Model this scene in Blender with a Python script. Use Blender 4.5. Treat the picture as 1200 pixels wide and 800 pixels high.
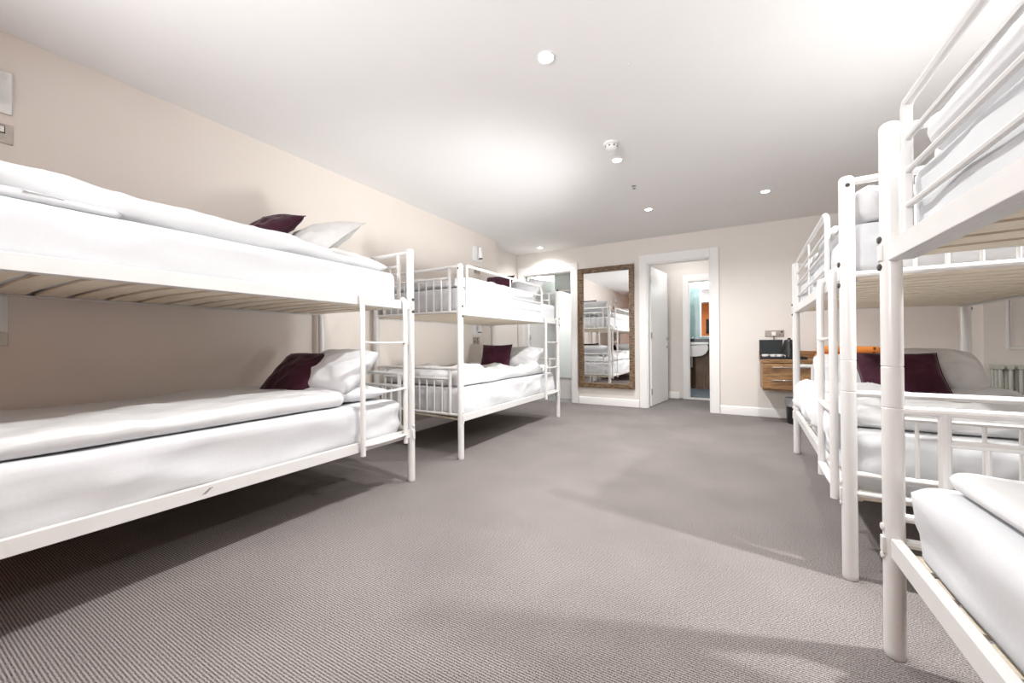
import bpy, bmesh, math, random
from mathutils import Vector, Matrix, noise
random.seed(7)
PI = math.pi
C = bpy.context.scene.collection
for o in list(bpy.data.objects): bpy.data.objects.remove(o)

# ------------------------------------------------------------------ camera
F, YAW, PIT, ROL = 455.5, math.radians(29.569), math.radians(.229), math.radians(-.429)
fw = Vector((-math.sin(YAW)*math.cos(PIT), math.cos(YAW)*math.cos(PIT), math.sin(PIT)))
r0 = Vector((math.cos(YAW), math.sin(YAW), 0)); u0 = r0.cross(fw)
rr = r0*math.cos(ROL) + u0*math.sin(ROL); uu = -r0*math.sin(ROL) + u0*math.cos(ROL)
cd = bpy.data.cameras.new('camera'); cam = bpy.data.objects.new('camera', cd); C.objects.link(cam)
cd.sensor_width = 36; cd.lens = F*36/1200; cd.clip_start = .02
m = Matrix((rr, uu, -fw)).transposed().to_4x4(); m.translation = Vector((0, 0, .95)); cam.matrix_world = m
bpy.context.scene.camera = cam

# ------------------------------------------------------------------ world, exposure, lights
w = bpy.data.worlds.new('world'); bpy.context.scene.world = w; w.use_nodes = True
w.node_tree.nodes['Background'].inputs[0].default_value = (.8, .88, 1, 1)
w.node_tree.nodes['Background'].inputs[1].default_value = .3
vs = bpy.context.scene.view_settings
vs.view_transform = 'Standard'; vs.look = 'None'; vs.gamma = 1; vs.exposure = 0.66
SPOT_W = 92
H = 2.445; LX = -3.0; BY = 5.83; RX = 2.6; FY = -1.9
# added fill spot behind the camera, lifts ceiling and walls; no lamp is there
ld = bpy.data.lights.new('rear_fill_spot', 'SPOT'); ld.energy = 350; ld.spot_size = math.radians(100); ld.spot_blend = 1; ld.shadow_soft_size = .25
ld.color = (.97, .985, 1)
lo = bpy.data.objects.new('rear_fill_spot', ld); C.objects.link(lo); lo.location = (-1.3, -1.5, 1.55)
lo.rotation_euler = Vector((.5, 5.0, 2.15)).to_track_quat('-Z', 'Y').to_euler()
l2 = bpy.data.lights.new('aisle_fill_spot', 'SPOT'); l2.energy = 165; l2.spot_size = math.radians(74); l2.color = (.98, .99, 1); l2.spot_blend = 1; l2.shadow_soft_size = .2  # added unseen spot low in the aisle, brightens the upper left wall
l2o = bpy.data.objects.new('aisle_fill_spot', l2); C.objects.link(l2o); l2o.location = (.15, 2.6, .85)
l2o.rotation_euler = (Vector((-2.95, 3.1, 2.05))-l2o.location).to_track_quat('-Z', 'Y').to_euler()
# ceiling fill of the unseen rear half of the room (row of downlights behind the camera)
DOWN = [(-.836, 1.859), (-.81, 3.2), (-.81, 4.565), (.298, 4.621), (-2.615, 5.527), (1.12, 1.87), (-.83, .5), (1.12, .5), (-.83, -.9), (1.12, -.9)]

# ------------------------------------------------------------------ helpers
def nodes(name, rough=.5):
    m = bpy.data.materials.new(name); m.use_nodes = True; nt = m.node_tree
    b = nt.nodes['Principled BSDF']; b.inputs['Roughness'].default_value = rough
    return m, nt, b
def plain(name, col, rough=.5, metal=0, var=.04, bump=0, scale=30, spec=None, sheen=0):
    m, nt, b = nodes(name, rough)
    N = nt.nodes; Lk = nt.links
    tc = N.new('ShaderNodeTexCoord'); nz = N.new('ShaderNodeTexNoise'); nz.inputs['Scale'].default_value = scale; nz.inputs['Detail'].default_value = 4
    Lk.new(tc.outputs['Object'], nz.inputs['Vector'])
    cr = N.new('ShaderNodeValToRGB'); e = cr.color_ramp.elements
    e[0].color = tuple(c*(1-var) for c in col)+(1,); e[1].color = tuple(min(1, c*(1+var)) for c in col)+(1,)
    e[0].position = .3; e[1].position = .7
    Lk.new(nz.outputs['Fac'], cr.inputs['Fac']); Lk.new(cr.outputs['Color'], b.inputs['Base Color'])
    b.inputs['Metallic'].default_value = metal
    if spec is not None: b.inputs['Specular IOR Level'].default_value = spec
    if sheen: b.inputs['Sheen Weight'].default_value = sheen; b.inputs['Sheen Roughness'].default_value = .4
    if bump:
        bp = N.new('ShaderNodeBump'); bp.inputs['Strength'].default_value = bump; bp.inputs['Distance'].default_value = .002
        Lk.new(nz.outputs['Fac'], bp.inputs['Height']); Lk.new(bp.outputs['Normal'], b.inputs['Normal'])
    return m
def wood(name, dark, light, scale, axis=(1, 1, 1), rough=.45, contrast=(.35, .65)):
    m, nt, b = nodes(name, rough); N = nt.nodes; Lk = nt.links
    tc = N.new('ShaderNodeTexCoord'); mp = N.new('ShaderNodeMapping'); mp.inputs['Scale'].default_value = axis
    nz = N.new('ShaderNodeTexNoise'); nz.inputs['Scale'].default_value = scale; nz.inputs['Detail'].default_value = 6; nz.inputs['Roughness'].default_value = .6
    Lk.new(tc.outputs['Object'], mp.inputs['Vector']); Lk.new(mp.outputs['Vector'], nz.inputs['Vector'])
    cr = N.new('ShaderNodeValToRGB'); e = cr.color_ramp.elements
    e[0].color = dark+(1,); e[1].color = light+(1,); e[0].position, e[1].position = contrast
    Lk.new(nz.outputs['Fac'], cr.inputs['Fac']); Lk.new(cr.outputs['Color'], b.inputs['Base Color'])
    return m
def emit(name, col, s):
    m, nt, b = nodes(name); b.inputs['Base Color'].default_value = col+(1,)
    b.inputs['Emission Color'].default_value = col+(1,); b.inputs['Emission Strength'].default_value = s
    return m
def carpet():
    m, nt, b = nodes('carpet', .95); N = nt.nodes; Lk = nt.links
    b.inputs['Specular IOR Level'].default_value = .1
    tc = N.new('ShaderNodeTexCoord')
    wv = N.new('ShaderNodeTexWave'); wv.wave_type = 'BANDS'; wv.bands_direction = 'Y'; wv.inputs['Scale'].default_value = 2*PI/.0085/20
    wv.inputs['Distortion'].default_value = .35; wv.inputs['Detail'].default_value = 1; wv.inputs['Detail Scale'].default_value = 6
    Lk.new(tc.outputs['Object'], wv.inputs['Vector'])
    n1 = N.new('ShaderNodeTexNoise'); n1.inputs['Scale'].default_value = 260; n1.inputs['Detail'].default_value = 2
    n2 = N.new('ShaderNodeTexNoise'); n2.inputs['Scale'].default_value = 1.6; n2.inputs['Detail'].default_value = 3
    for n in (n1, n2): Lk.new(tc.outputs['Object'], n.inputs['Vector'])
    mx = N.new('ShaderNodeMath'); mx.operation = 'MULTIPLY_ADD'; mx.inputs[1].default_value = .62
    Lk.new(wv.outputs['Fac'], mx.inputs[0])
    s2 = N.new('ShaderNodeMath'); s2.operation = 'MULTIPLY_ADD'; s2.inputs[1].default_value = 2.2; s2.inputs[2].default_value = -.90
    Lk.new(n1.outputs['Fac'], s2.inputs[0]); Lk.new(s2.outputs[0], mx.inputs[2])
    cr = N.new('ShaderNodeValToRGB'); e = cr.color_ramp.elements
    e[0].color = (.058, .051, .049, 1); e[1].color = (.40, .365, .352, 1); e[0].position = .08; e[1].position = .92
    Lk.new(mx.outputs[0], cr.inputs['Fac'])
    mm = N.new('ShaderNodeMix'); mm.data_type = 'RGBA'; mm.blend_type = 'MULTIPLY'; mm.inputs['Factor'].default_value = 1
    c2 = N.new('ShaderNodeValToRGB'); c2.color_ramp.elements[0].color = (.84, .84, .84, 1); c2.color_ramp.elements[0].position = .35; c2.color_ramp.elements[1].position = .65
    Lk.new(n2.outputs['Fac'], c2.inputs['Fac']); Lk.new(cr.outputs['Color'], mm.inputs['A']); Lk.new(c2.outputs['Color'], mm.inputs['B'])
    Lk.new(mm.outputs['Result'], b.inputs['Base Color'])
    bp = N.new('ShaderNodeBump'); bp.inputs['Strength'].default_value = .5; bp.inputs['Distance'].default_value = .003
    Lk.new(mx.outputs[0], bp.inputs['Height']); Lk.new(bp.outputs['Normal'], b.inputs['Normal'])
    return m

M = dict(
    wall=plain('wall_paint', (.775, .71, .65), .5, var=.015, scale=2, spec=.3),
    wall2=plain('end_wall_paint', (.78, .74, .70), .6, var=.015, scale=2, spec=.3),
    ceil=plain('ceiling_paint', (.86, .85, .84), .9, var=.01, scale=2, spec=.1),
    trim=plain('white_gloss_paint', (.84, .83, .82), .35, var=.01, scale=5),
    metal=plain('white_powder_coat', (.73, .72, .71), .28, var=.02, scale=12),
    chip=plain('dark_bolt_steel', (.10, .09, .08), .4, metal=.7),
    chrome=plain('chrome', (.7, .7, .7), .15, metal=1),
    steel=plain('brushed_steel', (.42, .37, .33), .35, metal=.8, var=.1, scale=60),
    sheet=plain('white_cotton', (.66, .67, .69), .85, var=.01, scale=60, spec=.15, bump=.15),
    sheet2=plain('white_duvet_cotton', (.70, .705, .715), .85, var=.01, scale=60, spec=.15, bump=.15),
    pillow=plain('pillow_cotton', (.64, .625, .615), .9, var=.01, scale=60, spec=.1, bump=.1),
    plum=plain('plum_velvet', (.045, .008, .020), .75, var=.3, scale=9, spec=.2, sheen=.25),
    slat=wood('pine_slat', (.80, .68, .52), (.90, .82, .68), 3, (1.2, 14, 14)),
    frame=wood('mirror_frame_wood', (.035, .016, .006), (.28, .18, .10), 5, (3, 3, 18), .4, (.40, .62)),
    desk=wood('walnut', (.16, .075, .025), (.42, .24, .11), 4, (1.5, 12, 12)),
    cab=wood('bathroom_oak', (.10, .055, .03), (.20, .12, .065), 4, (10, 10, 1.2)),
    black=plain('black_plastic', (.012, .012, .013), .3),
    screen=plain('dark_screen', (.02, .028, .03), .25),
    orange=plain('orange_paint', (.72, .22, .05), .6),
    throw=None,
    teal=plain('teal_tile', (.30, .41, .41), .3, var=.1, scale=8),
    tilef=plain('grey_floor_tile', (.30, .31, .31), .25, var=.15, scale=5),
    porc=plain('porcelain', (.85, .86, .86), .12),
    rad=plain('radiator_paint', (.50, .51, .46), .4),
    grey=plain('grey_bulkhead', (.50, .55, .52), .6),
    carpet=carpet(),
    glow=emit('lamp_glow', (1, .97, .92), 30),
    strip=emit('strip_glow', (.85, .95, 1), 6),
)
def glass(name, col, alpha):
    m, nt, b = nodes(name, .03); b.inputs['Base Color'].default_value = col+(1,)
    b.inputs['Transmission Weight'].default_value = alpha; b.inputs['IOR'].default_value = 1.1
    return m
M['glass'] = glass('shower_glass', (.93, .95, .945), .9)
M['bag'] = glass('clear_bin_liner', (.6, .62, .64), .5)
mm, nt, b = nodes('silvered_mirror', 0); b.inputs['Metallic'].default_value = 1; b.inputs['Base Color'].default_value = (.93, .93, .93, 1); b.inputs['Roughness'].default_value = 0; M['mirror'] = mm
def speckle():
    m, nt, b = nodes('orange_speckled_cloth', .8); N = nt.nodes; Lk = nt.links
    tc = N.new('ShaderNodeTexCoord'); v = N.new('ShaderNodeTexVoronoi'); v.inputs['Scale'].default_value = 16
    Lk.new(tc.outputs['Object'], v.inputs['Vector']); cr = N.new('ShaderNodeValToRGB'); e = cr.color_ramp.elements
    e[0].color = (.12, .04, .01, 1); e[0].position = .16; e[1].color = (.80, .27, .05, 1); e[1].position = .3
    Lk.new(v.outputs['Distance'], cr.inputs['Fac']); Lk.new(cr.outputs['Color'], b.inputs['Base Color']); return m
M['throw'] = speckle()
def crinkle(m, dist, scale):
    nt = m.node_tree; N = nt.nodes; Lk = nt.links; b = N['Principled BSDF']
    tc = N.new('ShaderNodeTexCoord'); mp = N.new('ShaderNodeMapping'); mp.inputs['Scale'].default_value = (1.3, .8, 1.6); mp.inputs['Rotation'].default_value = (.3, .2, .5)
    n1 = N.new('ShaderNodeTexNoise'); n1.noise_type = 'RIDGED_MULTIFRACTAL'; n1.inputs['Scale'].default_value = scale; n1.inputs['Detail'].default_value = 2.5; n1.inputs['Distortion'].default_value = .9
    Lk.new(tc.outputs['Object'], mp.inputs['Vector']); Lk.new(mp.outputs['Vector'], n1.inputs['Vector'])
    bp = N.new('ShaderNodeBump'); bp.inputs['Strength'].default_value = 1; bp.inputs['Distance'].default_value = dist
    Lk.new(n1.outputs['Fac'], bp.inputs['Height'])
    for l in list(b.inputs['Normal'].links): Lk.new(l.from_socket, bp.inputs['Normal']); Lk.remove(l) if False else None
    Lk.new(bp.outputs['Normal'], b.inputs['Normal'])
crinkle(M['sheet'], .016, 2.2); crinkle(M['sheet2'], .024, 2.6); crinkle(M['pillow'], .016, 2.6); crinkle(M['plum'], .004, 6)

class MB:
    def __init__(s): s.v = []; s.f = []
    def add(s, vs_, fs):
        k = len(s.v); s.v += [tuple(v) for v in vs_]; s.f += [tuple(i+k for i in f) for f in fs]; return s
    def box(s, a, b, mat=None):
        x0, y0, z0 = a; x1, y1, z1 = b
        if x0 > x1: x0, x1 = x1, x0
        if y0 > y1: y0, y1 = y1, y0
        if z0 > z1: z0, z1 = z1, z0
        p = [Vector((x, y, z)) for z in (z0, z1) for y in (y0, y1) for x in (x0, x1)]
        if mat: p = [mat @ q for q in p]
        return s.add(p, [(0, 2, 3, 1), (4, 5, 7, 6), (0, 1, 5, 4), (2, 6, 7, 3), (0, 4, 6, 2), (1, 3, 7, 5)])
    def path(s, pts, r, n=10, caps=True):
        pts = [Vector(p) for p in pts]; rings = []; up = None
        for i, p in enumerate(pts):
            d = ((pts[min(i+1, len(pts)-1)]-p).normalized() + (p-pts[max(i-1, 0)]).normalized()).normalized()
            if up is None: up = Vector((0, 0, 1)) if abs(d.z) < .9 else Vector((1, 0, 0))
            a = d.cross(up).normalized(); bb = a.cross(d).normalized(); up = bb
            rad = r[i] if isinstance(r, (list, tuple)) else r
            k = 1
            if 0 < i < len(pts)-1:
                c = (pts[i+1]-p).normalized().dot((p-pts[i-1]).normalized()); k = 1/max(.5, math.sqrt((1+c)/2))
            rings.append([p+(a*math.cos(t)+bb*math.sin(t))*rad*(1 if k == 1 else k**.5) for t in [2*PI*j/n for j in range(n)]])
        vs_ = [q for R_ in rings for q in R_]; fs = []
        for i in range(len(rings)-1):
            for j in range(n): fs.append((i*n+j, i*n+(j+1) % n, (i+1)*n+(j+1) % n, (i+1)*n+j))
        if caps: fs += [tuple(range(n-1, -1, -1)), tuple((len(rings)-1)*n+j for j in range(n))]
        return s.add(vs_, fs)
    def lathe(s, o, prof, n=16, axis='z'):
        o = Vector(o); vs_ = []; fs = []
        for (r, z) in prof:
            for j in range(n):
                a = 2*PI*j/n; q = (r*math.cos(a), r*math.sin(a), z)
                if axis == 'x': q = (z, r*math.cos(a), r*math.sin(a))
                if axis == 'y': q = (r*math.sin(a), z, r*math.cos(a))
                vs_.append(o+Vector(q))
        m_ = len(prof)
        for i in range(m_-1):
            for j in range(n): fs.append((i*n+j, i*n+(j+1) % n, (i+1)*n+(j+1) % n, (i+1)*n+j))
        fs += [tuple(range(n-1, -1, -1)), tuple((m_-1)*n+j for j in range(n))]
        return s.add(vs_, fs)
    def prism(s, outline, y0, y1, plane='xz'):
        n = len(outline)
        P = {'xz': lambda a, b, c: (a, c, b), 'yz': lambda a, b, c: (c, a, b), 'xy': lambda a, b, c: (a, b, c)}[plane]
        vs_ = [P(a, b, y0) for a, b in outline]+[P(a, b, y1) for a, b in outline]
        return s.add(vs_, [tuple(range(n-1, -1, -1)), tuple(range(n, 2*n))]+[(i, (i+1) % n, n+(i+1) % n, n+i) for i in range(n)])
    def build(s, name, mat, parent=None, bev=0, sharp=35):
        me = bpy.data.meshes.new(name); me.from_pydata(s.v, [], s.f)
        bm = bmesh.new(); bm.from_mesh(me); bmesh.ops.recalc_face_normals(bm, faces=bm.faces); bm.to_mesh(me); bm.free()
        me.materials.append(mat); me.shade_smooth(); me.set_sharp_from_angle(angle=math.radians(sharp))
        o = bpy.data.objects.new(name, me); C.objects.link(o)
        if parent: o.parent = parent
        if bev:
            md = o.modifiers.new('bevel', 'BEVEL'); md.width = bev; md.segments = 2; md.limit_method = 'ANGLE'
        return o
def tag(o, label, cat, group=None):
    o['label'] = label; o['category'] = cat
    if group: o['group'] = group
    return o
def struct(o): o['kind'] = 'structure'; return o
def thing(name, loc, label, cat, group=None, rz=0):
    o = bpy.data.objects.new(name, None); C.objects.link(o); o.empty_display_size = .1
    o.location = loc; o.rotation_euler = (0, 0, rz)
    return tag(o, label, cat, group)

# ------------------------------------------------------------------ setting
struct(MB().box((LX-.3, FY-.1, -.06), (RX+.1, BY, 0)).build('floor', M['carpet']))
lob = MB().box((-1.25, BY, -.06), (-.1, 7.05, 0)); struct(lob.build('floor', M['carpet']))
struct(MB().box((LX-.4, FY-.1, H), (RX+.1, BY, H+.08)).build('ceiling', M['ceil']))
struct(MB().box((LX-.3, FY-.1, 0), (LX, 4.84, H)).build('wall_left', M['wall']))
struct(MB().box((LX-.4, 4.84, 0), (-3.19, BY, H)).build('wall_left', M['wall2']))
# end wall with two door openings
D1 = (-3.075, -2.21, 2.09); D2 = (-1.075, -.25, 2.085); WT = .12
wb = MB()
wb.box((-3.4, BY, 0), (D1[0], BY+WT, H)); wb.box((D1[0], BY, D1[2]), (D1[1], BY+WT, H))
wb.box((D1[1], BY, 0), (D2[0], BY+WT, H)); wb.box((D2[0], BY, D2[2]), (D2[1], BY+WT, H)); wb.box((D2[1], BY, 0), (RX+.1, BY+WT, H))
struct(wb.build('wall_end', M['wall2']))
struct(MB().box((2.05, 5.36, 0), (RX, BY, H)).build('wall_right', M['wall2']))
struct(MB().box((RX, FY-.1, 0), (RX+.1, 5.36, H)).build('wall_right', M['wall2']))
struct(MB().box((LX, FY-.1, 0), (RX, FY, H)).build('wall_behind', M['orange']))
def skirting(name, a, b, out):
    # profile board from a to b, standing 16 mm off the wall towards `out`
    a = Vector((*a, 0)); b = Vector((*b, 0)); o = Vector((*out, 0)); mb = MB()
    prof = [(0, 0), (.016, 0), (.016, .092), (.012, .102), (.006, .108), (0, .11)]
    vs_ = [a+o*p+Vector((0, 0, z)) for p, z in prof]+[b+o*p+Vector((0, 0, z)) for p, z in prof]; n = 6
    mb.add(vs_, [tuple(range(n)), tuple(range(2*n-1, n-1, -1))]+[(i, (i+1) % n, n+(i+1) % n, n+i) for i in range(n)])
    return struct(mb.build(name, M['trim']))
skirting('baseboard_left', (LX, FY), (LX, 4.84), (1, 0))
skirting('baseboard_end', (-2.10, BY), (-1.185, BY), (0, -1))
skirting('baseboard_end', (-.145, BY), (2.05, BY), (0, -1))
skirting('baseboard_right', (2.05, BY), (2.05, 5.36), (-1, 0))
skirting('baseboard_right', (2.05, 5.36), (RX, 5.36), (0, -1))
skirting('baseboard_lobby', (-1.2, 7.05), (-.78, 7.05), (0, -1))
def architrave(name, x0, x1, zt, y, w=.10, side=-1, t=.022, depth=.12):
    # casing board around an opening + lining through the wall, one structure
    mb = MB()
    ya, yb = y, y+side*t
    mb.box((x0-w, ya, 0), (x0+.005, yb, zt+w+.02)); mb.box((x1-.005, ya, 0), (x1+w, yb, zt+w+.02)); mb.box((x0+.005, ya, zt-.005), (x1-.005, yb, zt+w+.02))
    mb.box((x0-.001, y, 0), (x0+.02, y+depth, zt)); mb.box((x1-.02, y, 0), (x1+.001, y+depth, zt)); mb.box((x0+.02, y, zt-.02), (x1-.02, y+depth, zt+.001))
    return struct(mb.build(name, M['trim'], bev=.003))
architrave('trim_1', D1[0], D1[1], D1[2], BY)
architrave('trim_2', D2[0], D2[1], D2[2], BY)
# panel moulding on the right wall
mb = MB()
for (x0, x1, z0, z1) in ((2.19, RX-.06, .86, 2.25),):
    for a, b_ in ((0, .018), (.028, .034)):
        mb.box((x0+a, 5.36, z0+a), (x0+b_, 5.35, z1-a)); mb.box((x1-b_, 5.36, z0+a), (x1-a, 5.35, z1-a))
        mb.box((x0+b_, 5.36, z0+a), (x1-b_, 5.35, z0+b_)); mb.box((x0+b_, 5.36, z1-b_), (x1-b_, 5.35, z1-a))
struct(mb.build('trim_3', M['trim'], bev=.002))

# ---- lobby and bathroom behind the right door
struct(MB().box((-1.33, BY+WT, 0), (-1.25, 7.05, 2.35)).build('wall_lobby', M['wall2']))
struct(MB().box((-.1, BY+WT, 0), (-.02, 7.05, 2.35)).build('wall_lobby', M['wall2']))
struct(MB().box((-1.33, BY+WT, 2.35), (-.02, 7.05, 2.43)).build('ceiling', M['ceil']))
D3 = (-.635, -.13, 1.95)
wb = MB(); wb.box((-1.33, 7.05, 0), (D3[0], 7.13, 2.35)); wb.box((D3[0], 7.05, D3[2]), (D3[1], 7.13, 2.35)); wb.box((D3[1], 7.05, 0), (.4, 7.13, 2.35))
struct(wb.build('wall_lobby', M['wall2']))
architrave('trim_4', D3[0], D3[1], D3[2], 7.05, w=.085, depth=.08)
struct(MB().box((-1.4, 7.05, -.06), (.6, 8.7, 0.012)).build('floor', M['tilef']))
struct(MB().box((D3[0], 7.03, 0), (D3[1], 7.12, .022)).build('trim_5', M['trim'], bev=.003))
for a, b_ in (((-1.4, 7.605, .12), (.6, 7.7, 2.3)), ((-1.4, 8.7, 0), (.6, 8.75, .2)), ((-1.4, 7.13, 0), (-1.3, 7.6, 2.3)), ((.5, 7.13, 0), (.6, 7.6, 2.3))):
    struct(MB().box(a, b_).build('wall_bathroom', M['teal']))
struct(MB().box((-1.4, 7.13, 2.3), (.6, 7.7, 2.36)).build('ceiling', M['ceil']))

def hinge(parent, x, y, z, rz=0):
    return MB().lathe((x, y, z), [(.006, -.045), (.007, -.044), (.007, .044), (.006, .045)], 8).box((x, y-.002, z-.04), (x+.03, y+.002, z+.04)).build('hinge', M['chrome'], parent)
def door_leaf(name, hx, hy, ang, wid, hgt):
    e = bpy.data.objects.new(name, None); C.objects.link(e); e.location = (hx, hy, 0); e.rotation_euler = (0, 0, ang); e['kind'] = 'structure'
    MB().box((.004, -.02, .01), (wid, .02, hgt)).build('leaf', M['trim'], e, bev=.002)
    for z in (.22, 1.05, hgt-.2): hinge(e, -.004, -.024, z)
    for s in (-1, 1):
        h_ = MB(); h_.lathe((wid-.06, s*.02, 1.0), [(.026, 0), (.026, s*.008), (.012, s*.01), (.010, s*.045)], 14, 'y')
        h_.path([(wid-.06, s*.05, 1.0), (wid-.17, s*.052, 1.0)], .009, 8); h_.build('door_handle', M['chrome'], e)
    MB().lathe((wid-.06, -.02, .87), [(.022, 0), (.022, -.006), (.018, -.008)], 12, 'y').build('lock', M['chrome'], e)
    return e
door_leaf('door_2', -1.055, 5.97, math.radians(81.5), .80, 2.06)
door_leaf('door_1', -3.05, 5.97, math.radians(76), .82, 2.07)

# basin, cabinet, mirror and light in the bathroom
t = thing('bathroom_cabinet', (-.1, 7.6, 0), 'brown wood panelled vanity cabinet under the white basin through the open doorway', 'cabinet')
MB().box((-.80, -.02, .12), (.35, 0, .90)).build('back_panel', M['cab'], t, bev=.002)
MB().box((-.465, -.05, .12), (.35, -.021, .86)).build('front_panel', M['cab'], t, bev=.002)
t = thing('wash_basin', (-.62, 7.58, .93), 'white ceramic basin with rounded corner seen through the open doorway', 'sink')
out = [(-.2, 0), (-.2, -.02), (.20, -.02), (.25, -.03), (.265, -.06), (.262, -.12), (.23, -.18), (.17, -.22), (.08, -.235), (-.2, -.235)]
MB().prism([(x, z+.0) for x, z in out], -.02, -.33).build('bowl', M['porc'], t, bev=.012)
MB().prism([(-.2, .008), (.272, .008), (.275, -.03), (-.2, -.03)], -.02, -.345).build('rim', M['porc'], t, bev=.01)
fa = MB(); fa.path([(.02, -.06, 0), (.02, -.06, .09), (.02, -.09, .11), (.02, -.15, .10), (.02, -.16, .085)], .012, 8); fa.build('tap', M['chrome'], t)
MB().path([(.0, -.15, -.24), (.0, -.15, -.42), (.0, -.05, -.46)], .014, 8).build('waste_pipe', M['chrome'], t)
t = thing('bathroom_shelf', (-.1, 7.6, .98), 'black narrow shelf between basin and bathroom mirror', 'shelf')
MB().box((-1.0, -.10, -.03), (.3, 0, .02)).build('board', M['black'], t, bev=.002)
MB().box((-1.0, -.11, .02), (.3, 0, .03)).build('glass_top', M['teal'], t)
t = thing('bathroom_mirror', (-.1, 7.6, 1.03), 'bathroom wall mirror with pale frame above the basin, reflecting the orange wall', 'mirror')
MB().box((-.40, -.012, 0), (.35, 0, .86)).build('backing', M['trim'], t)
MB().box((-.37, -.016, .02), (.33, -.0125, .84)).build('mirror_glass', M['mirror'], t)
t = thing('strip_light', (-.2, 7.52, 2.0), 'bright strip light above the bathroom mirror', 'light')
MB().box((-.6, -.02, -.05), (.4, .06, .03)).build('diffuser', M['strip'], t, bev=.01)
MB().box((-.62, -.03, .031), (.42, .07, .05)).build('housing', M['chrome'], t)

# ---- shower room behind the left door
wb = MB(); wb.box((-3.9, BY+WT, 0), (-3.8, 7.9, 2.2)); wb.box((-3.9, 7.8, 0), (-1.4, 7.9, 2.2)); wb.box((-1.48, BY+WT, 0), (-1.4, 7.8, 2.2))
struct(wb.build('wall_shower_room', M['trim']))
struct(MB().box((-3.9, BY+WT, 2.2), (-1.4, 7.9, 2.26)).build('ceiling', M['grey']))
struct(MB().box((-3.9, BY, -.06), (-1.4, 7.9, 0)).build('floor', M['tilef']))
struct(MB().box((-2.64, 6.15, 1.86), (-1.48, 7.8, 2.2)).build('wall_bulkhead', M['grey']))
t = thing('shower_enclosure', (-2.62, 6.17, 0), 'glass shower screen on a white panelled base through the left doorway', 'shower')
MB().box((0, 0, 0), (1.12, .03, .34)).build('base_panel', M['trim'], t, bev=.003)
MB().box((-.01, -.012, .34), (1.12, .045, .365)).build('sill', M['chrome'], t, bev=.003)
MB().box((.04, .012, .366), (1.10, .02, 1.83)).build('screen', M['glass'], t)
MB().box((0, 0, .366), (.035, .03, 1.86)).box((0, 0, 1.83), (1.12, .03, 1.86)).build('screen_frame', M['chrome'], t, bev=.002)

# ------------------------------------------------------------------ big wall mirror
t = thing('wall_mirror', (-1.665, BY, .26), 'tall wall mirror in a streaky brown wooden frame between the two doorways', 'mirror')
mw, mh, fwid = .425, 1.83, .072
MB().box((-mw+.01, -.004, .01), (mw-.01, -.018, mh-.01)).build('backing', M['frame'], t)
MB().box((-mw+fwid-.01, -.019, fwid-.01), (mw-fwid+.01, -.022, mh-fwid+.01)).build('mirror_glass', M['mirror'], t)
fd = .04
for a, b_ in (((-mw, 0), (-mw+fwid, mh)), ((mw-fwid, 0), (mw, mh)), ((-mw+fwid, 0), (mw-fwid, fwid)), ((-mw+fwid, mh-fwid), (mw-fwid, mh))):
    MB().box((a[0], -.019, a[1]), (b_[0], -.019-fd, b_[1])).build('frame_side', M['frame'], t, bev=.003)

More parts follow.
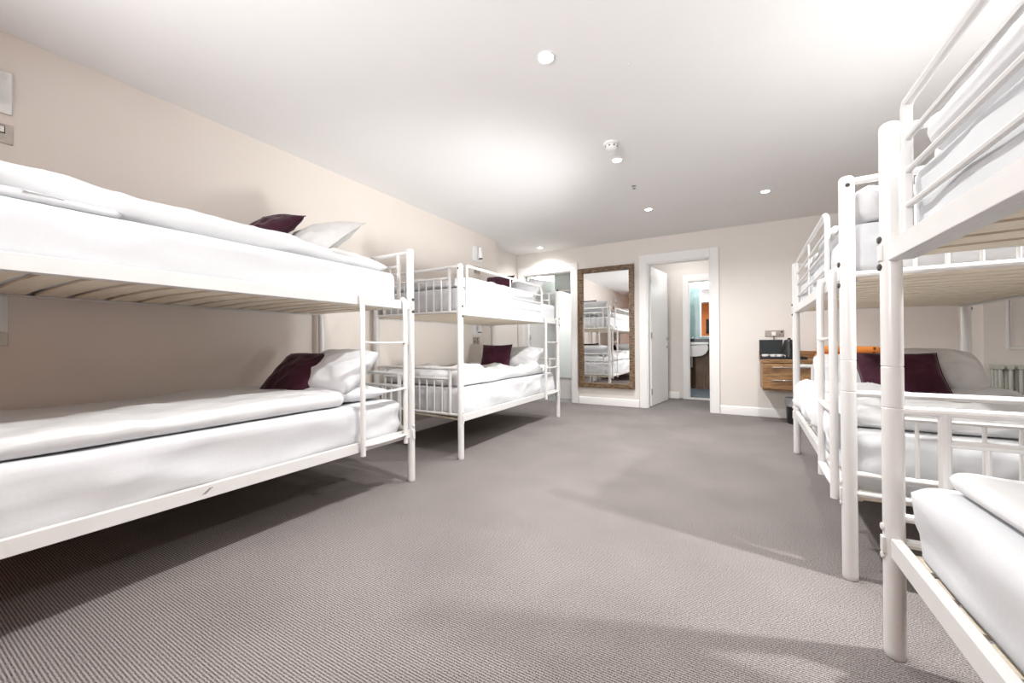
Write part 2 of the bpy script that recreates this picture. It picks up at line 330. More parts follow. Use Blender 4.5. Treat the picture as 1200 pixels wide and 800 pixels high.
# ------------------------------------------------------------------ bunk beds
def seg(p0, p1, k): return tuple(a+(b-a)*k for a, b in zip(p0, p1))
def bunk(label, x, y, rz, sx, ladder_near, guard, zt=.36, w=.985, L=2.037, ltube=None):
    """x,y: near aisle-side post; sx=-1: bed lies towards -X of the aisle; local y runs away from camera."""
    t = thing('bunk_bed', (x, y, 0), label, 'bunk bed', None, rz)
    X = lambda v: sx*v
    R = .0255
    for ix, px_ in enumerate((0, w)):
        for iy, py in enumerate((0, L)):
            p = MB().lathe((X(px_), py, 0), [(R*.9, 0), (R, .004), (R, .02), (R, .735), (R, .7455), (R-.002, .748), (R, .7505), (R, .76), (R, .86), (R, .8685), (R-.002, .871), (R, .8735), (R, .885), (R, 1.57), (R, 1.588), (R*.93, 1.598), (R*.7, 1.604), (R*.3, 1.607)], 20).build('post', M['metal'], t)
            s = -1 if ix == 0 else 1
            for z in (1.255, 1.172, .385, .30):
                MB().lathe((X(px_+s*(R-.003)), py, z), [(.011, 0), (.011, X(s)*.006), (.008, X(s)*.008)], 10, 'x').build('bolt', M['chip'] if z > 1 else M['metal'], p)
            d = 1 if iy == 0 else -1
            MB().lathe((X(px_), py-d*(R-.003), 1.565), [(.008, 0), (.008, -d*.004)], 8, 'y').build('bolt', M['chip'], p)
    # end frames
    for iy, py in enumerate((0, L)):
        for (zt_, zb, zs, r) in ((1.583, 1.212, 1.497, .0135), (.74, zt, .652, .0135)):
            f = MB(); f.path([(X(.02), py, zt_), (X(w-.02), py, zt_)], r, 10); f.path([(X(.02), py, zb), (X(w-.02), py, zb)], r*.92, 10)
            if zt_ < 1 and ltube: f.path([(X(.02), py, ltube), (X(w-.02), py, ltube)], r, 10)
            for px_ in (.11, w-.11): f.path([(X(px_), py, zb), (X(px_), py, zt_)], r*1.02, 10)
            f.path([(X(.11), py, zs), (X(w-.11), py, zs)], r*.8, 8)
            f = f.build('end_frame', M['metal'], t)
            n = 8
            for k in range(1, n+1):
                px_ = .11+(w-.22)*k/(n+1)
                MB().path([(X(px_), py, zb), (X(px_), py, zs)], .0065, 8).build('spindle', M['metal'], f)
    # side rails: tall outer web and inner ledge carrying the slats
    for zb in (1.186, .306):
        for px_, s in ((0, 1), (w, -1)):
            mb = MB(); o = .0
            mb.box((X(px_-s*.014), R, zb), (X(px_+s*.012), L-R, zb+.056)); mb.box((X(px_+s*.012), R, zb), (X(px_+s*.045), L-R, zb+.006))
            rl = mb.build('side_rail', M['metal'], t, bev=.002)
            if px_ == 0:
                for yy in (.003, L-.003): MB().box((X(-.030), yy-.0+(-.012), zb+.004), (X(-.021), yy+.012, zb+.052)).build('bracket', M['metal'], rl, bev=.002)
        n = 16; pitch = (L-.14)/(n-1)
        for k in range(n):
            yc = .07+k*pitch; mb = MB(); hw = .048; q = []
            for j in range(7):
                u = j/6; xx = .016+(w-.032)*u; zz = zb+.0065+.010*math.sin(PI*u)
                q.append((X(xx), zz))
            vs_ = []
            for (xx, zz) in q:
                for yy, z2 in ((yc-hw, 0), (yc+hw, 0), (yc+hw, .010), (yc-hw, .010)): vs_.append((xx, yy, zz+z2))
            fs = [(0, 1, 2, 3), (24, 27, 26, 25)]
            for j in range(6):
                for i in range(4): fs.append((j*4+i, j*4+4+i, j*4+4+(i+1) % 4, j*4+(i+1) % 4))
            mb.add(vs_, fs); mb.build('slat', M['slat'], t, sharp=50)
    # ladder
    ya, yb = (.085, .43) if ladder_near else (L-.43, L-.085)
    mb = MB()
    for yy in (ya, yb):
        mb.path([(X(-.034), yy, .285), (X(-.034), yy, 1.215), (X(-.030), yy, 1.24), (X(-.010), yy, 1.252)], .0155, 12)
        mb.box((X(-.034), yy-.01, .325), (X(-.012), yy+.01, .35))
    ld_ = mb.build('ladder', M['metal'], t)
    for z in (.345, .655, .962):
        pts = [seg((X(-.034), ya, z), (X(-.034), yb, z), k/6) for k in range(7)]
        mb = MB(); vs_ = []; fs = []
        for k, p in enumerate(pts):
            xo = .020*math.sin(PI*k/6)
            for dx, dz in ((-.016, -.006), (.016, -.006), (.016, .006), (-.016, .006)): vs_.append((p[0]+X(-xo*0)+dx, p[1], z+dz-.006*math.sin(PI*k/6)))
        for j in range(6):
            for i in range(4): fs.append((j*4+i, j*4+4+i, j*4+4+(i+1) % 4, j*4+(i+1) % 4))
        mb.add(vs_, fs+[(0, 1, 2, 3), (24, 27, 26, 25)]); mb.build('rung', M['metal'], ld_, bev=.003)
    if guard:
        # rounded corner at the ladder side, square at the far side
        g0, g1 = (.50, L-.11) if ladder_near else (.10, L-.45)
        cr = .07
        def arc(yc, s): return [(X(.006), yc+s*cr*math.sin(a), 1.605-cr+cr*math.cos(a)) for a in [PI/2*k/5 for k in range(6)]]
        mb = MB()
        if ladder_near: pts = [(X(.006), g1, 1.2), (X(.006), g1, 1.605-.012), (X(.006), g1-.012, 1.605)]+arc(g0+cr, -1)+[(X(.006), g0, 1.2)]
        else: pts = [(X(.006), g0, 1.2), (X(.006), g0, 1.605-.012), (X(.006), g0+.012, 1.605)]+arc(g1-cr, 1)+[(X(.006), g1, 1.2)]
        mb.path(pts, .0125, 10); gr = mb.build('guard_rail', M['metal'], t)
        for z in (1.505, 1.415, 1.32): MB().path([(X(.006), g0, z), (X(.006), g1, z)], .008, 8).build('guard_bar', M['metal'], gr)
        MB().path([(X(.006), (g0+g1)/2, 1.2), (X(.006), (g0+g1)/2, 1.605)], .006, 8).build('guard_bar', M['metal'], gr)
    return t
near_left = bunk('white metal bunk bed nearest on the left, no guard rail, ladder at far end', -1.945, 2.0-2.037, 0, -1, False, False)
bunk('white metal bunk bed farther along the left wall, guard rail on its top bunk', -1.945, 2.568, 0, -1, False, True)
bunk('white metal bunk bed farther on the right, ladder at its near corner post', .402, 2.018, -math.radians(1.9), 1, True, True, zt=.42, ltube=.345)
bunk('white metal bunk bed nearest on the right, cut off by the picture edge', .418, 1.585-2.037, 0, 1, True, True, zt=.42, ltube=.345)

for k in (0, .008): MB().path([(.0148, .812+k, .326), (.0148, .84+k, .348)], .0012, 5).build('scuff_mark', M['chip'], near_left)
# ------------------------------------------------------------------ bedding
def fbm(p, s=1, oct=3):
    v = 0; a = 1
    for i in range(oct): v += a*noise.noise(Vector(p)*s*(2**i)); a *= .5
    return v
def crease(x, y, seed, ang=.6, sc=2.2):
    # narrow folds running mostly along direction `ang`
    v = 0
    for k, (da, a) in enumerate(((0, 1), (.7, .7), (-.9, .5))):
        c_, s_ = math.cos(ang+da), math.sin(ang+da); u = x*c_+y*s_; w_ = -x*s_+y*c_
        n_ = noise.noise(Vector((u*sc*.55+seed*3.1+k*7, w_*sc*2.2+seed, seed+k)))
        m_ = max(0, noise.noise(Vector((u*1.1+k*5, w_*1.1, seed*2+9)))+.15)
        v += a*m_*(math.exp(-(n_/.10)**2)-.25)
    return v
def ridge(p): return 1-min(1, abs(noise.noise(Vector(p)))*2.2)
def rbox(x0, x1, y0, y1, z0, z1, r, step=.03, fn=None, nz=None):
    """closed rounded box as one skin; fn displaces vertices"""
    if x0 > x1: x0, x1 = x1, x0
    lx, ly, lz = x1-x0, y1-y0, z1-z0
    nx, ny = max(2, int(lx/step)), max(2, int(ly/step)); nz = nz or max(4, int(lz/.025))
    idx = {}; V = []; Fc = []
    def vid(i, j, k):
        if (i, j, k) not in idx:
            p = Vector((x0+lx*i/nx, y0+ly*j/ny, z0+lz*k/nz))
            rz_ = min(r, lz/2)
            q = Vector((min(max(p.x, x0+r), x1-r), min(max(p.y, y0+r), y1-r), min(max(p.z, z0+rz_), z1-rz_)))
            d = Vector(((p.x-q.x)/r, (p.y-q.y)/r, (p.z-q.z)/rz_)); n = d.normalized() if d.length > 1e-6 else Vector((0, 0, 1))
            if d.length > 0: p = q+Vector((n.x*r, n.y*r, n.z*rz_))*min(1, max(abs(d.x), abs(d.y), abs(d.z)))
            idx[(i, j, k)] = len(V); V.append((p, n))
        return idx[(i, j, k)]
    for i in range(nx):
        for j in range(ny):
            for k, fl in ((0, 1), (nz, 0)):
                f = [vid(i, j, k), vid(i+1, j, k), vid(i+1, j+1, k), vid(i, j+1, k)]; Fc.append(f[::-1] if fl else f)
    for i in range(nx):
        for k in range(nz):
            for j, fl in ((0, 0), (ny, 1)):
                f = [vid(i, j, k), vid(i+1, j, k), vid(i+1, j, k+1), vid(i, j, k+1)]; Fc.append(f[::-1] if fl else f)
    for j in range(ny):
        for k in range(nz):
            for i, fl in ((0, 1), (nx, 0)):
                f = [vid(i, j, k), vid(i, j+1, k), vid(i, j+1, k+1), vid(i, j, k+1)]; Fc.append(f[::-1] if fl else f)
    out = [fn(p, n) if fn else p for p, n in V]
    mb = MB(); mb.add(out, Fc); return mb
def mattress(label, x0, x1, y0, y1, z0, z1, seed, wr=.006, fold=None, rz=0, piv=None, group=None):
    cx, cy = piv or ((x0+x1)/2, (y0+y1)/2)
    def fn(p, n):
        side = max(0, 1-abs(n.z)*1.2)
        q = (p.x*1.2+seed, p.y*1.6+p.z*2.2+seed, p.z*5)
        d = wr*side*(ridge(q)-.4)*1.4 + .0025*fbm((p.x*4, p.y*4, p.z*4+seed))
        # the tucked sheet pulls into long diagonal creases near the lower corners
        d += .007*side*math.sin((p.y*.9+p.z*1.5)*13+4*noise.noise(Vector((p.y*1.5, p.z*4, seed))))*max(0, noise.noise(Vector((p.y*1.3+seed, 1, p.z*2)))*1.6)
        d += wr*1.7*side*crease(p.y+p.x, p.z*2.2, seed, .45, 1.6)+.004*crease(p.x, p.y, seed, 1.2)*(1-side)
        return p+n*d-Vector((cx, cy, z0))
    o = rbox(x0, x1, y0, y1, z0, z1, .035, .019, fn).build('mattress', M['sheet'], sharp=80)
    o.location = (cx, cy, z0); o.rotation_euler = (0, 0, rz)
    return tag(o, label, 'mattress', group)
def duvet(label, x0, x1, y0, y1, z0, t, seed, amp=.02, front=None, drop=0, rz=0, crest=0, deform=None, r=None, mat='sheet2'):
    """front: x of the bed edge (side sign by drop direction) over which the duvet hangs by `drop` metres"""
    cx, cy = (x0+x1)/2, (y0+y1)/2
    sgn = 1 if front is not None and abs(x1-front) < abs(x0-front) else -1
    def fn(p, n):
        q = Vector((p.x*2.3+seed, p.y*1.5+seed*2, 0)); top = max(0, n.z) if p.z > z0+t*.5 else 0
        w1 = ridge((p.x*2.0+seed, p.y*1.1+p.x*1.2, seed)); w2 = ridge((p.x*1.0+seed, p.y*3.4-p.x*2.5, seed+5))
        d = amp*(w1**3*.9+w2**4*.6-.35)+amp*.8*fbm((p.x*3, p.y*3, seed))+(amp*.7+.006)*crease(p.x, p.y, seed, 1.25)
        if p.z < z0+t*.4: d = -abs(d)*.05
        u = (p.x-x0)/(x1-x0)
        z = p.z + d*(1 if p.z > z0+t*.4 else 0) + crest*math.sin(PI*min(1, max(0, u)))*(1 if p.z > z0+t*.4 else 0)
        pp = Vector((p.x+.3*d*n.x, p.y+d*n.y, z))
        if front is not None:
            s = (pp.x-front)*sgn; h = pp.z-z0; Rr = .03
            if s > 0:
                a = min(PI/2, s/Rr); rest = max(0, s-Rr*PI/2)
                pp.x = front+sgn*((Rr+h)*math.sin(a)-0.0); pp.z = z0-Rr+(Rr+h)*math.cos(a)-rest
                # free hem billows
                pp.x += sgn*min(1, rest*8)*.018*math.sin(p.y*17+seed+3*noise.noise(Vector((p.y*2, seed, 0))))
        if front is None and p.z < z0+t*.5:
            e = max(0, 1-min(abs(p.x-x0), abs(p.x-x1))/.06); pp.z += .014*e*(.6+.8*noise.noise(Vector((p.y*3, seed, 2))))
        if deform: pp = deform(pp, p)
        return pp-Vector((cx, cy, z0))
    o = rbox(x0, x1, y0, y1, z0, z0+t, r or t*.5, .016, fn, nz=6).build('duvet', M[mat], sharp=180)
    o.location = (cx, cy, z0); o.rotation_euler = (0, 0, rz)
    return tag(o, label, 'duvet')
def pillow(name, label, cat, BL, BR, TL, t, mat, seed, flange=0, pinch=.07, group=None, seam=False, rnd=0):
    """soft rectangular pillow from three of its corners (bottom left, bottom right, top left); front faces along x cross y"""
    BL, BR, TL = Vector(BL), Vector(BR), Vector(TL)
    ex = BR-BL; ey = TL-BL; n = ex.cross(ey).normalized(); c = BL+(ex+ey)/2
    W, Hh = ex.length, ey.length; N_ = 30; mb = MB(); V = []; idx = {}
    def P(i, j, s):
        u, v = 2*i/N_-1, 2*j/N_-1
        uu_ = max(-1, min(1, u*(1+flange))); vv = max(-1, min(1, v*(1+flange)))
        th = (max(0, 1-uu_**2)*max(0, 1-vv**2))**.42*t/2
        th += .0018 if abs(u) < 1 and abs(v) < 1 else 0
        x = u*(1-pinch*(1-v*v)*abs(u)**2); y = v*(1-pinch*(1-u*u)*abs(v)**2)
        x *= 1-rnd*abs(v)**3; y *= 1-rnd*abs(u)**3
        k = .035*t/.12
        wv = k*.45*(ridge((u*1.8+seed, v*1.8, s))-.5)*max(0, 1-max(abs(u), abs(v))**4) + .010*fbm((u*3+seed, v*3, s*2))*(1-max(abs(u), abs(v))**6)
        edge = (abs(u) == 1 or abs(v) == 1)
        off = 0 if edge else s*(th+wv*.6)
        wv += .35*k*crease(u*.5, v*.4, seed+s, .8, 2.4)*max(0, 1-max(abs(u), abs(v))**6)
        wob = .012*noise.noise(Vector((u*1.3+seed, v*1.3, 9)))
        return ex*(x/2)+ey*(y/2)+n*(off+wob*(abs(u*v)))
    for s in (1, -1):
        for i in range(N_+1):
            for j in range(N_+1):
                e = i in (0, N_) or j in (0, N_); key = (i, j, 0 if e else s)
                if key not in idx: idx[key] = len(V); V.append(P(i, j, s))
    Fc = []
    for s in (1, -1):
        for i in range(N_):
            for j in range(N_):
                f = [idx[(a, b_, 0 if a in (0, N_) or b_ in (0, N_) else s)] for a, b_ in ((i, j), (i+1, j), (i+1, j+1), (i, j+1))]
                Fc.append(f if s > 0 else f[::-1])
    mb.add(V, Fc); o = mb.build(name, M[mat], sharp=180)
    o.location = c
    if seam:
        ring = [P(i, 0, 1) for i in range(N_)]+[P(N_, j, 1) for j in range(N_)]+[P(N_-i, N_, 1) for i in range(N_)]+[P(0, N_-j, 1) for j in range(N_)]
        MB().path(ring+[ring[0]], .0035, 6).build('seam', M[mat], o)
    return tag(o, label, cat, group)

# near left bunk
LXF, LXB = -1.972, -2.905
mattress('white sheeted mattress on the top bunk nearest on the left', LXF+.012, LXB, .02, 1.885, 1.213, 1.425, 3)
mattress('white sheeted mattress on the lower bunk nearest on the left', LXF+.012, LXB, .02, 1.895, .333, .578, 8, wr=.014)
def lift(pp, p):
    if p.x > -2.35 and p.y < .75: pp = pp+Vector((0, 0, .045*max(0, (.75-p.y)/.75)*min(1, (p.x+2.35)/.3)))
    return pp
def taper(pp, p):
    if p.y > 1.2: pp = Vector((pp.x, pp.y, 1.428+(pp.z-1.428)*(1-.55*(p.y-1.2)/.7)))
    return lift(pp, p)
duvet('white duvet rolled along the top bunk nearest on the left', -2.90, -2.03, -.02, 1.86, 1.43, .105, 11, amp=.014, deform=taper)
mattress_fold = duvet('thin white underblanket showing under the duvet on the near left top bunk', -2.6, -1.99, .0, .55, 1.426, .03, 31, amp=.008)
mattress_fold['category'] = 'blanket'
mattress_fold.name = 'blanket'
duvet('smooth white duvet on the lower bunk nearest on the left', -2.88, -1.995, -.0, 1.52, .582, .075, 21, amp=.010, crest=.012,
      deform=lambda pp, p: pp+Vector((0, 0, .02*max(0, noise.noise(Vector((p.x*2, p.y*1.3, 3))))*(1 if p.z > .6 else 0))))
pillow('cushion', 'plum cushion leaning on pillows on the near left top bunk', 'cushion', (-2.70, 1.20, 1.545), (-2.42, 1.28, 1.545), (-2.76, 1.50, 1.81), .13, 'plum', 2, seam=True)
pillow('pillow', 'white flanged pillow standing pointed behind the plum cushion, near left top bunk', 'pillow', (-2.67, 1.42, 1.53), (-2.13, 1.50, 1.53), (-2.73, 1.76, 1.79), .15, 'pillow', 5, flange=.1)
pillow('pillow', 'white pillow lying flat at the far end of the near left top bunk', 'pillow', (-2.62, 1.45, 1.50), (-2.02, 1.45, 1.50), (-2.62, 1.88, 1.47), .13, 'pillow', 9)
pillow('cushion', 'plum cushion leaning on pillows on the near left lower bunk', 'cushion', (-2.68, 1.35, .61), (-2.31, 1.43, .61), (-2.72, 1.62, .89), .12, 'plum', 4, seam=True)
pillow('pillow', 'plump white pillow behind the plum cushion on the near left lower bunk', 'pillow', (-2.58, 1.50, .65), (-2.0, 1.52, .65), (-2.60, 1.80, .90), .18, 'sheet', 6, rnd=.08)
pillow('pillow', 'white pillow lying flat under the other pillow, near left lower bunk', 'pillow', (-2.60, 1.42, .63), (-2.01, 1.42, .63), (-2.60, 1.87, .63), .12, 'sheet', 7)

# far left bunk
mattress('white sheeted mattress on the far left top bunk behind guard bars', LXF+.012, LXB, 2.60, 4.56, 1.213, 1.425, 13)
mattress('creased white sheeted mattress on the far left lower bunk', LXF+.012, LXB, 2.60, 4.55, .333, .575, 18, wr=.016)
duvet('white duvet on the far left top bunk behind guard bars', -2.90, -2.0, 2.62, 4.05, 1.43, .085, 41, amp=.025)
duvet('crumpled white duvet turned back on the far left lower bunk', -2.90, -1.99, 2.63, 4.45, .58, .08, 44, amp=.035,
      deform=lambda pp, p: pp+Vector((0, 0, (.07*math.exp(-((p.y-2.85)/.2)**2)+.03*math.exp(-((p.y-4.2)/.3)**2))*(1 if p.z > .6 else .0))))
pillow('cushion', 'plum cushion behind the guard bars of the far left top bunk', 'cushion', (-2.70, 4.00, 1.52), (-2.32, 4.02, 1.52), (-2.70, 4.14, 1.78), .12, 'plum', 12, seam=True)
pillow('pillow', 'white pillow behind the guard bars of the far left top bunk', 'pillow', (-2.62, 4.12, 1.50), (-2.02, 4.14, 1.50), (-2.62, 4.42, 1.72), .15, 'sheet', 14)
pillow('cushion', 'plum cushion standing upright on the far left lower bunk', 'cushion', (-2.68, 3.92, .64), (-2.30, 3.98, .64), (-2.69, 4.02, .93), .11, 'plum', 15, seam=True)
pillow('pillow', 'plump white pillow beside the plum cushion on the far left lower bunk', 'pillow', (-2.62, 4.06, .66), (-2.02, 4.06, .66), (-2.60, 4.40, .88), .18, 'sheet', 16, rnd=.1)

# far right bunk (slightly turned with its bed)
A_ = -math.radians(1.9); ca, sa = math.cos(A_), math.sin(A_)
def rc(x, y): return (.402+x*ca-y*sa, 2.018+x*sa+y*ca)          # bed coordinates -> room
def on_c(o, x0, x1, y0, y1):
    cx, cy = rc((x0+x1)/2, (y0+y1)/2); o.location = (cx, cy, o.location.z); o.rotation_euler = (0, 0, A_); return o
def cm(label, *a, **k): return on_c(mattress(label, *a, **k), *a[:4])
def cdv(label, *a, **k): return on_c(duvet(label, *a, **k), *a[:4])
cm('white sheeted mattress on the far right top bunk', .025, .96, .05, 1.99, 1.213, 1.43, 23)
cm('white sheeted mattress on the far right lower bunk', .025, .96, .05, 1.98, .333, .575, 28, wr=.014)
cdv('puffy white duvet on the far right top bunk behind guard bars', .03, .95, .03, 1.7, 1.435, .11, 51, amp=.03)
cdv('crumpled white duvet slumped over the edge of the far right lower bunk', -.085, .90, .15, 1.72, .58, .05, 54, amp=.03, front=.045, drop=1,
    deform=lambda pp, p: pp+Vector((-.02*math.exp(-((p.y-1.35)/.28)**2)*(1 if p.x < .1 else 0), 0, (.03*math.exp(-((p.y-1.45)/.25)**2-((p.x-.15)/.3)**2)+.03*math.exp(-((p.y-.5)/.2)**2))*(1 if p.z > .6 else .0))))
def pc(x, y, z): a, b_ = rc(x, y); return (a, b_, z)
pillow('cushion', 'plum cushion leaning on the pillow of the far right lower bunk', 'cushion', pc(.30, 1.34, .58), pc(.69, 1.22, .58), pc(.26, 1.52, .865), .13, 'plum', 32, seam=True)
pillow('pillow', 'plump white pillow right of the plum cushion, far right lower bunk', 'pillow', pc(.46, 1.55, .60), pc(.92, 1.40, .60), pc(.44, 1.76, .885), .22, 'pillow', 33, rnd=.16)
pillow('pillow', 'white pillow left of the plum cushion, far right lower bunk', 'pillow', pc(.06, 1.62, .60), pc(.52, 1.62, .60), pc(.07, 1.82, .84), .16, 'sheet', 34, rnd=.1)

# near right bunk
mattress('white sheeted mattress on the near right top bunk', .445, 1.38, -.40, 1.52, 1.213, 1.43, 61)
mattress('white sheeted mattress on the near right lower bunk', .440, 1.38, -.40, 1.515, .333, .548, 66, wr=.016)
duvet('white duvet on the near right top bunk above the guard bars', .46, 1.36, -.2, 1.50, 1.435, .12, 71, amp=.02)
duvet('smooth white duvet on the near right lower bunk, tucked back from the edge', .49, 1.36, -.2, 1.46, .550, .05, 74, amp=.012, crest=.01)
pillow('pillow', 'white pillow propped by the footboard of the near right lower bunk, uppermost', 'pillow', (.60, 1.22, .64), (1.25, 1.36, .64), (.62, 1.00, .86), .12, 'pillow', 35)
pillow('pillow', 'white pillow lying under another on the near right lower bunk', 'pillow', (.58, .80, .66), (1.25, .85, .66), (.57, 1.22, .66), .11, 'sheet', 36)

# ------------------------------------------------------------------ ceiling fittings
def downlight(x, y, label, power=SPOT_W, group=None):
    t = thing('downlight', (x, y, H), label, 'light', group)
    MB().lathe((0, 0, 0), [(.046, 0), (.046, -.004), (.040, -.007), (.034, -.004), (.034, 0)], 24).build('trim_ring', M['trim'], t)
    MB().lathe((0, 0, -.001), [(.033, 0), (.033, -.004), (.02, -.0055)], 20).build('lamp', M['glow'], t)
    l = bpy.data.lights.new('downlight_lamp', 'SPOT'); l.energy = power; l.spot_size = math.radians(150); l.spot_blend = 1; l.shadow_soft_size = .03; l.color = (1, .985, .965)
    o = bpy.data.objects.new('downlight_lamp', l); C.objects.link(o); o.parent = t; o.location = (0, 0, -.02)
NL = ['round downlight nearest the camera in the ceiling', 'round downlight beside the smoke detector', 'round downlight at the end of the middle row, before the doorways',
      'round downlight on the right near the tall bunk', 'round downlight in the corner above the left doorway',
      'downlight above the gap between the two right bunks', 'downlight behind the camera on the left, first', 'downlight above the near right bunk',
      'downlight by the wall behind the camera, left', 'downlight by the wall behind the camera, right']
PW = [1, 1, 1, .6, .5, 2.0, .5, .25, .4, .3]
for i, (x, y) in enumerate(DOWN): downlight(x, y, NL[i], SPOT_W*PW[i], group='recessed downlights in the bedroom ceiling')
def room_lamp(x, y, z, p, label):
    t = thing('downlight', (x, y, z), label, 'light')
    MB().lathe((0, 0, 0), [(.045, 0), (.045, -.006), (.033, -.006)], 20).build('trim_ring', M['trim'], t)
    MB().lathe((0, 0, -.002), [(.032, 0), (.032, -.006)], 20).build('lamp', M['glow'], t)
    l = bpy.data.lights.new('downlight_lamp', 'POINT'); l.energy = p; l.shadow_soft_size = .04
    o = bpy.data.objects.new('downlight_lamp', l); C.objects.link(o); o.parent = t; o.location = (0, 0, -.06)
room_lamp(-.65, 6.45, 2.35, 4, 'downlight in the lobby ceiling behind the right doorway')
room_lamp(-.3, 7.3, 2.3, 8, 'downlight in the bathroom ceiling')
room_lamp(-3.3, 6.9, 2.2, 30, 'downlight in the shower room ceiling behind the left doorway')
t = thing('smoke_detector', (-.782, 2.91, H), 'white round smoke detector on the ceiling', 'smoke detector')
MB().lathe((0, 0, 0), [(.055, 0), (.055, -.012), (.048, -.016), (.04, -.017)], 28).build('base', M['trim'], t)
MB().lathe((0, 0, -.017), [(.040, 0), (.046, -.006), (.044, -.022), (.034, -.032), (.015, -.036)], 28).build('cover', M['trim'], t)
for k in range(8):
    a = 2*PI*k/8; MB().box((-.006, .043, -.036), (.006, .0465, -.026), Matrix.Rotation(a, 4, 'Z')).build('vent', M['chip'], t)
t = thing('sprinkler', (-.809, 3.819, H), 'small chrome sprinkler head in the ceiling beyond the smoke detector', 'sprinkler')
MB().lathe((0, 0, 0), [(.025, 0), (.025, -.003), (.010, -.006), (.008, -.02)], 16).build('rose', M['chrome'], t)
MB().lathe((0, 0, -.02), [(.012, 0), (.018, -.004), (.018, -.006)], 12).build('deflector', M['steel'], t)
tag(MB().lathe((-.474, 2.135, H), [(.009, 0), (.009, -.003), (.005, -.004)], 12).build('ceiling_plug', M['trim']), 'small white plug in the ceiling above the aisle, nearer the camera than the detector', 'plug')

# ------------------------------------------------------------------ wall fittings, left wall (x = LX, facing +X)
def reading_light(y, z, label):
    t = thing('reading_light', (LX, y, z), label, 'light', 'bunk reading lights on the left wall')
    MB().box((0, -.1, -.1), (.012, .1, .1)).build('back_plate', M['trim'], t, bev=.003)
    mb = MB().lathe((.012, 0, 0), [(.012, 0), (.012, .04)], 12, 'x'); mb.build('arm', M['trim'], t)
    mb = MB().path([(.052, .0, .085), (.060, 0, -.04), (.062, 0, -.06)], [.020, .034, .034], 16); mb.build('lamp_shade', M['trim'], t)
    MB().path([(.062, 0, -.0601), (.063, 0, -.068)], [.028, .026], 14).build('lamp', M['black'], t)
    return t
def socket(y, z, label, w_=.15, h_=.092, group='steel switch plates on the left wall'):
    t = thing('socket_plate', (LX, y, z), label, 'socket', group)
    MB().box((0, -w_/2, -h_/2), (.007, w_/2, h_/2)).build('plate', M['steel'], t, bev=.002)
    MB().box((.007, w_/2-.05, 0.0), (.011, w_/2-.024, .036)).build('switch_surround', M['black'], t)
    MB().box((.011, w_/2-.047, .004), (.014, w_/2-.027, .032)).build('rocker', M['trim'], t, bev=.001)
    MB().box((.007, -.05, -.02), (.0085, -.03, .0)).build('pin_hole', M['black'], t)
    MB().box((.007, w_/2-.062, -.024), (.0085, w_/2-.052, -.014)).build('pin_hole', M['black'], t)
    return t
reading_light(.338, 2.155, 'white square reading light high on the left wall, cut by the picture edge')
socket(.366, 1.96, 'brushed steel switch plate under the upper reading light at left edge')
reading_light(.325, 1.12, 'white reading light plate on the wall under the near left top bunk')
socket(.350, 1.0, 'brushed steel switch plate on the wall above the near left lower bunk')
reading_light(4.34, 2.15, 'white reading light on the left wall above the far bunk')
socket(4.34, 1.94, 'brushed steel switch plate on the left wall above the far top bunk')
reading_light(4.31, 1.16, 'white reading light on the wall under the far left top bunk')
socket(4.31, .985, 'brushed steel switch plate on the wall above the far left lower bunk')

# ------------------------------------------------------------------ desk corner
t = thing('desk', (.29, BY-.005, 0), 'walnut wall desk with two drawers along the end wall', 'desk')
MB().box((0, -.475, .70), (1.56, 0, .738)).build('worktop', M['desk'], t, bev=.003)
MB().box((0, -.02, .739), (1.56, 0, .83)).build('upstand', M['desk'], t, bev=.002)
MB().box((.01, -.46, .38), (.028, -.01, .699)).build('side_panel', M['desk'], t, bev=.002)
MB().box((.45, -.46, .38), (.468, -.01, .699)).build('side_panel', M['desk'], t, bev=.002)
MB().box((.029, -.45, .38), (.449, -.01, .398)).build('base_panel', M['desk'], t)
for z0 in (.40, .548):
    d = MB().box((.012, -.478, z0), (.466, -.461, z0+.144)).build('drawer', M['desk'], t, bev=.002)
    MB().box((.10, -.505, z0+.098), (.44, -.479, z0+.108)).build('drawer_handle', M['chrome'], d, bev=.002)
t = thing('tray', (.41, 5.55, .738), 'black tray under the black display and kettle on the desk', 'tray')
MB().box((-.13, -.13, 0), (.32, .15, .012)).box((-.13, -.13, .012), (.32, -.12, .03)).box((-.13, .14, .012), (.32, .15, .03)).box((-.13, -.12, .012), (-.12, .14, .03)).box((.31, -.12, .012), (.32, .14, .03)).build('tray', M['black'], t)
t = thing('digital_display', (.40, 5.60, .752), 'small black flat screen standing on the tray on the desk', 'screen')
MB().box((-.06, -.03, 0), (.06, .05, .012)).build('foot', M['black'], t, bev=.002)
MB().box((-.118, -.008, .03), (.118, .012, .215)).box((-.02, 0, .01), (.02, .01, .04)).build('casing', M['black'], t, bev=.004)
MB().box((-.108, -.0095, .04), (.108, -.0085, .205)).build('screen', M['screen'], t)
for k, (x, y) in enumerate(((.335, 5.465), (.415, 5.47), (.475, 5.465))):
    c_ = MB().lathe((0, 0, 0), [(.018, 0), (.022, .003), (.034, .03), (.036, .045), (.034, .045), (.030, .03), (.016, .006)], 18)
    o = c_.build('cup', M['porc']); o.location = (x, y, .7505)
    tag(o, ('white cup at the left end of the black tray', 'white cup in the middle of the black tray', 'white cup on the tray beside the black kettle')[k], 'cup', 'white cups on the tray')
    MB().path([(.034, 0, .036), (.052, 0, .034), (.052, 0, .014), (.03, 0, .010)], .004, 6).build('cup_handle', M['porc'], o)
t = thing('kettle', (.575, 5.54, .75), 'black kettle on the tray, partly behind the far right bed post', 'kettle', None, 1.9)
MB().lathe((0, 0, 0), [(.075, 0), (.078, .01), (.074, .03), (.062, .14), (.052, .20)], 24).build('body', M['black'], t)
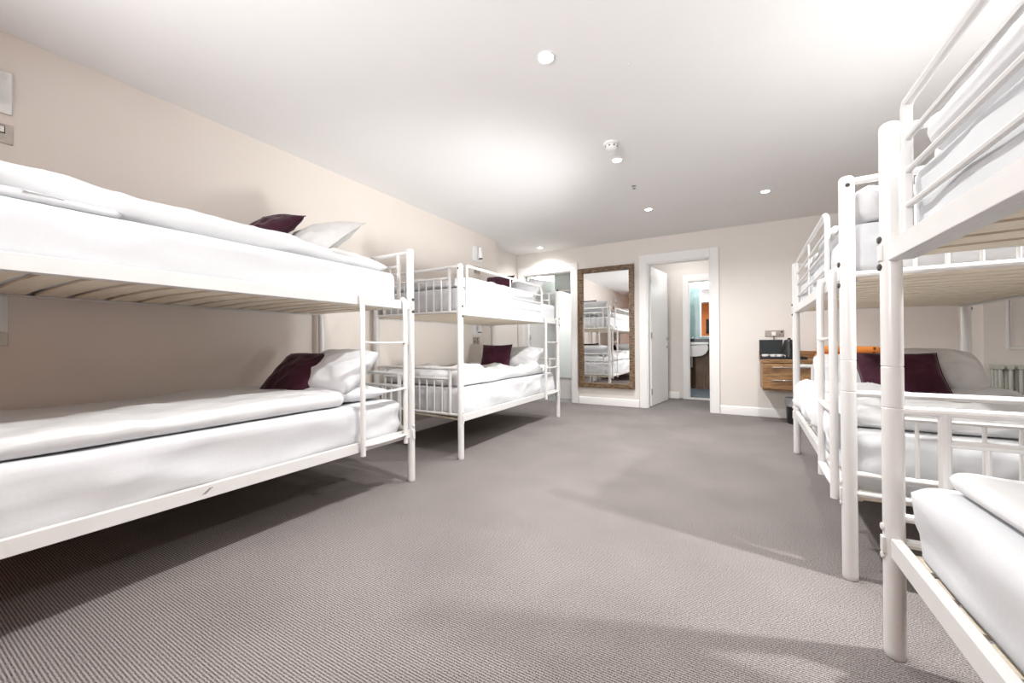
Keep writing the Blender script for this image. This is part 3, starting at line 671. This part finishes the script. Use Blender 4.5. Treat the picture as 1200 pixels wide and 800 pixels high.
MB().lathe((0, 0, .20), [(.052, 0), (.046, .012), (.02, .018), (.012, .03), (.014, .036)], 20).build('lid', M['black'], t)
MB().path([(.05, 0, .205), (.10, 0, .20), (.115, 0, .14), (.105, 0, .06), (.074, 0, .04)], .011, 8).build('handle', M['black'], t)
MB().path([(-.05, 0, .14), (-.075, 0, .175), (-.088, 0, .195)], [.022, .016, .010], 10).build('spout', M['black'], t)
MB().box((-.072, -.012, .03), (-.058, .012, .13), Matrix.Rotation(.9, 4, 'Z')).build('water_gauge', M['chrome'], t)
t = thing('folded_throw', (1.09, 5.52, .738), 'orange speckled cloth folded on the desk behind the far right bunk', 'cloth')
def thr(p, n): return p+n*.008*fbm((p.x*6, p.y*6, p.z*6))
rbox(-.27, .27, -.14, .14, 0.002, .07, .03, .02, thr).build('lower_fold', M['throw'], t, sharp=180)
rbox(-.26, .255, -.13, .13, .076, .15, .03, .02, thr).build('upper_fold', M['throw'], t, sharp=180)
t = thing('wall_socket', (.455, BY, 1.045), 'brushed steel double socket plate on the end wall above the desk', 'socket')
MB().box((-.10, -.007, -.04), (.10, 0, .04)).build('plate', M['steel'], t, bev=.002)
for x in (-.01, .075):
    MB().box((x-.008, -.0085, .008), (x+.008, -.007, .028)).box((x-.026, -.0085, -.024), (x-.012, -.007, -.014)).box((x+.010, -.0085, -.024), (x+.022, -.007, -.014)).build('pin_hole', M['black'], t)
MB().box((-.03, -.04, -.03), (.014, -.0086, .022)).build('plug', M['trim'], t, bev=.004)
MB().path([(-.008, -.03, -.03), (-.010, -.035, -.07), (-.012, -.03, -.12)], .004, 6).build('cable', M['black'], t)
t = thing('waste_bin', (.645, 5.50, 0), 'black waste bin with clear liner on the carpet under the desk', 'bin')
MB().lathe((0, 0, 0), [(.10, 0), (.102, .004), (.118, .27), (.114, .27), (.098, .01)], 28).build('bucket', M['black'], t)
MB().lathe((0, 0, .20), [(.121, .0), (.125, .07), (.122, .092), (.115, .095), (.11, .03)], 28).build('liner', M['bag'], t)

# ------------------------------------------------------------------ radiator
t = thing('radiator', (2.075, 5.27, .02), 'grey column radiator against the right hand wall beyond the beds', 'radiator')
nf = 7
for k in range(nf):
    x = .02+k*.062; mb = MB()
    for yy in (-.055, 0, .055):
        mb.path([(x, yy, .13), (x, yy, .16), (x, yy, .64), (x, yy, .67)], [.010, .014, .014, .010], 8)
    mb.box((x-.02, -.07, .66), (x+.02, .07, .70)); mb.box((x-.02, -.07, .10), (x+.02, .07, .14))
    mb.build('fin', M['rad'], t, bev=.006)
for x in (.02, .02+6*.062): MB().box((x-.012, -.04, -.02), (x+.012, .04, .099)).build('foot', M['rad'], t)
MB().path([(0.012, 0, .13), (-.02, 0, .13), (-.02, 0, .06), (-.02, 0, -.02)], .009, 8).build('pipe', M['rad'], t)

# ------------------------------------------------------------------ television on the orange wall behind the camera (seen in the bathroom mirror)
t = thing('television', (-.45, FY+.004, 1.55), 'black flat television on the orange wall, seen in the bathroom mirror', 'television')
MB().box((-.45, 0, -.28), (.45, .05, .28)).build('casing', M['black'], t, bev=.005)
MB().box((-.435, .051, -.265), (.435, .0525, .265)).build('screen', M['screen'], t)
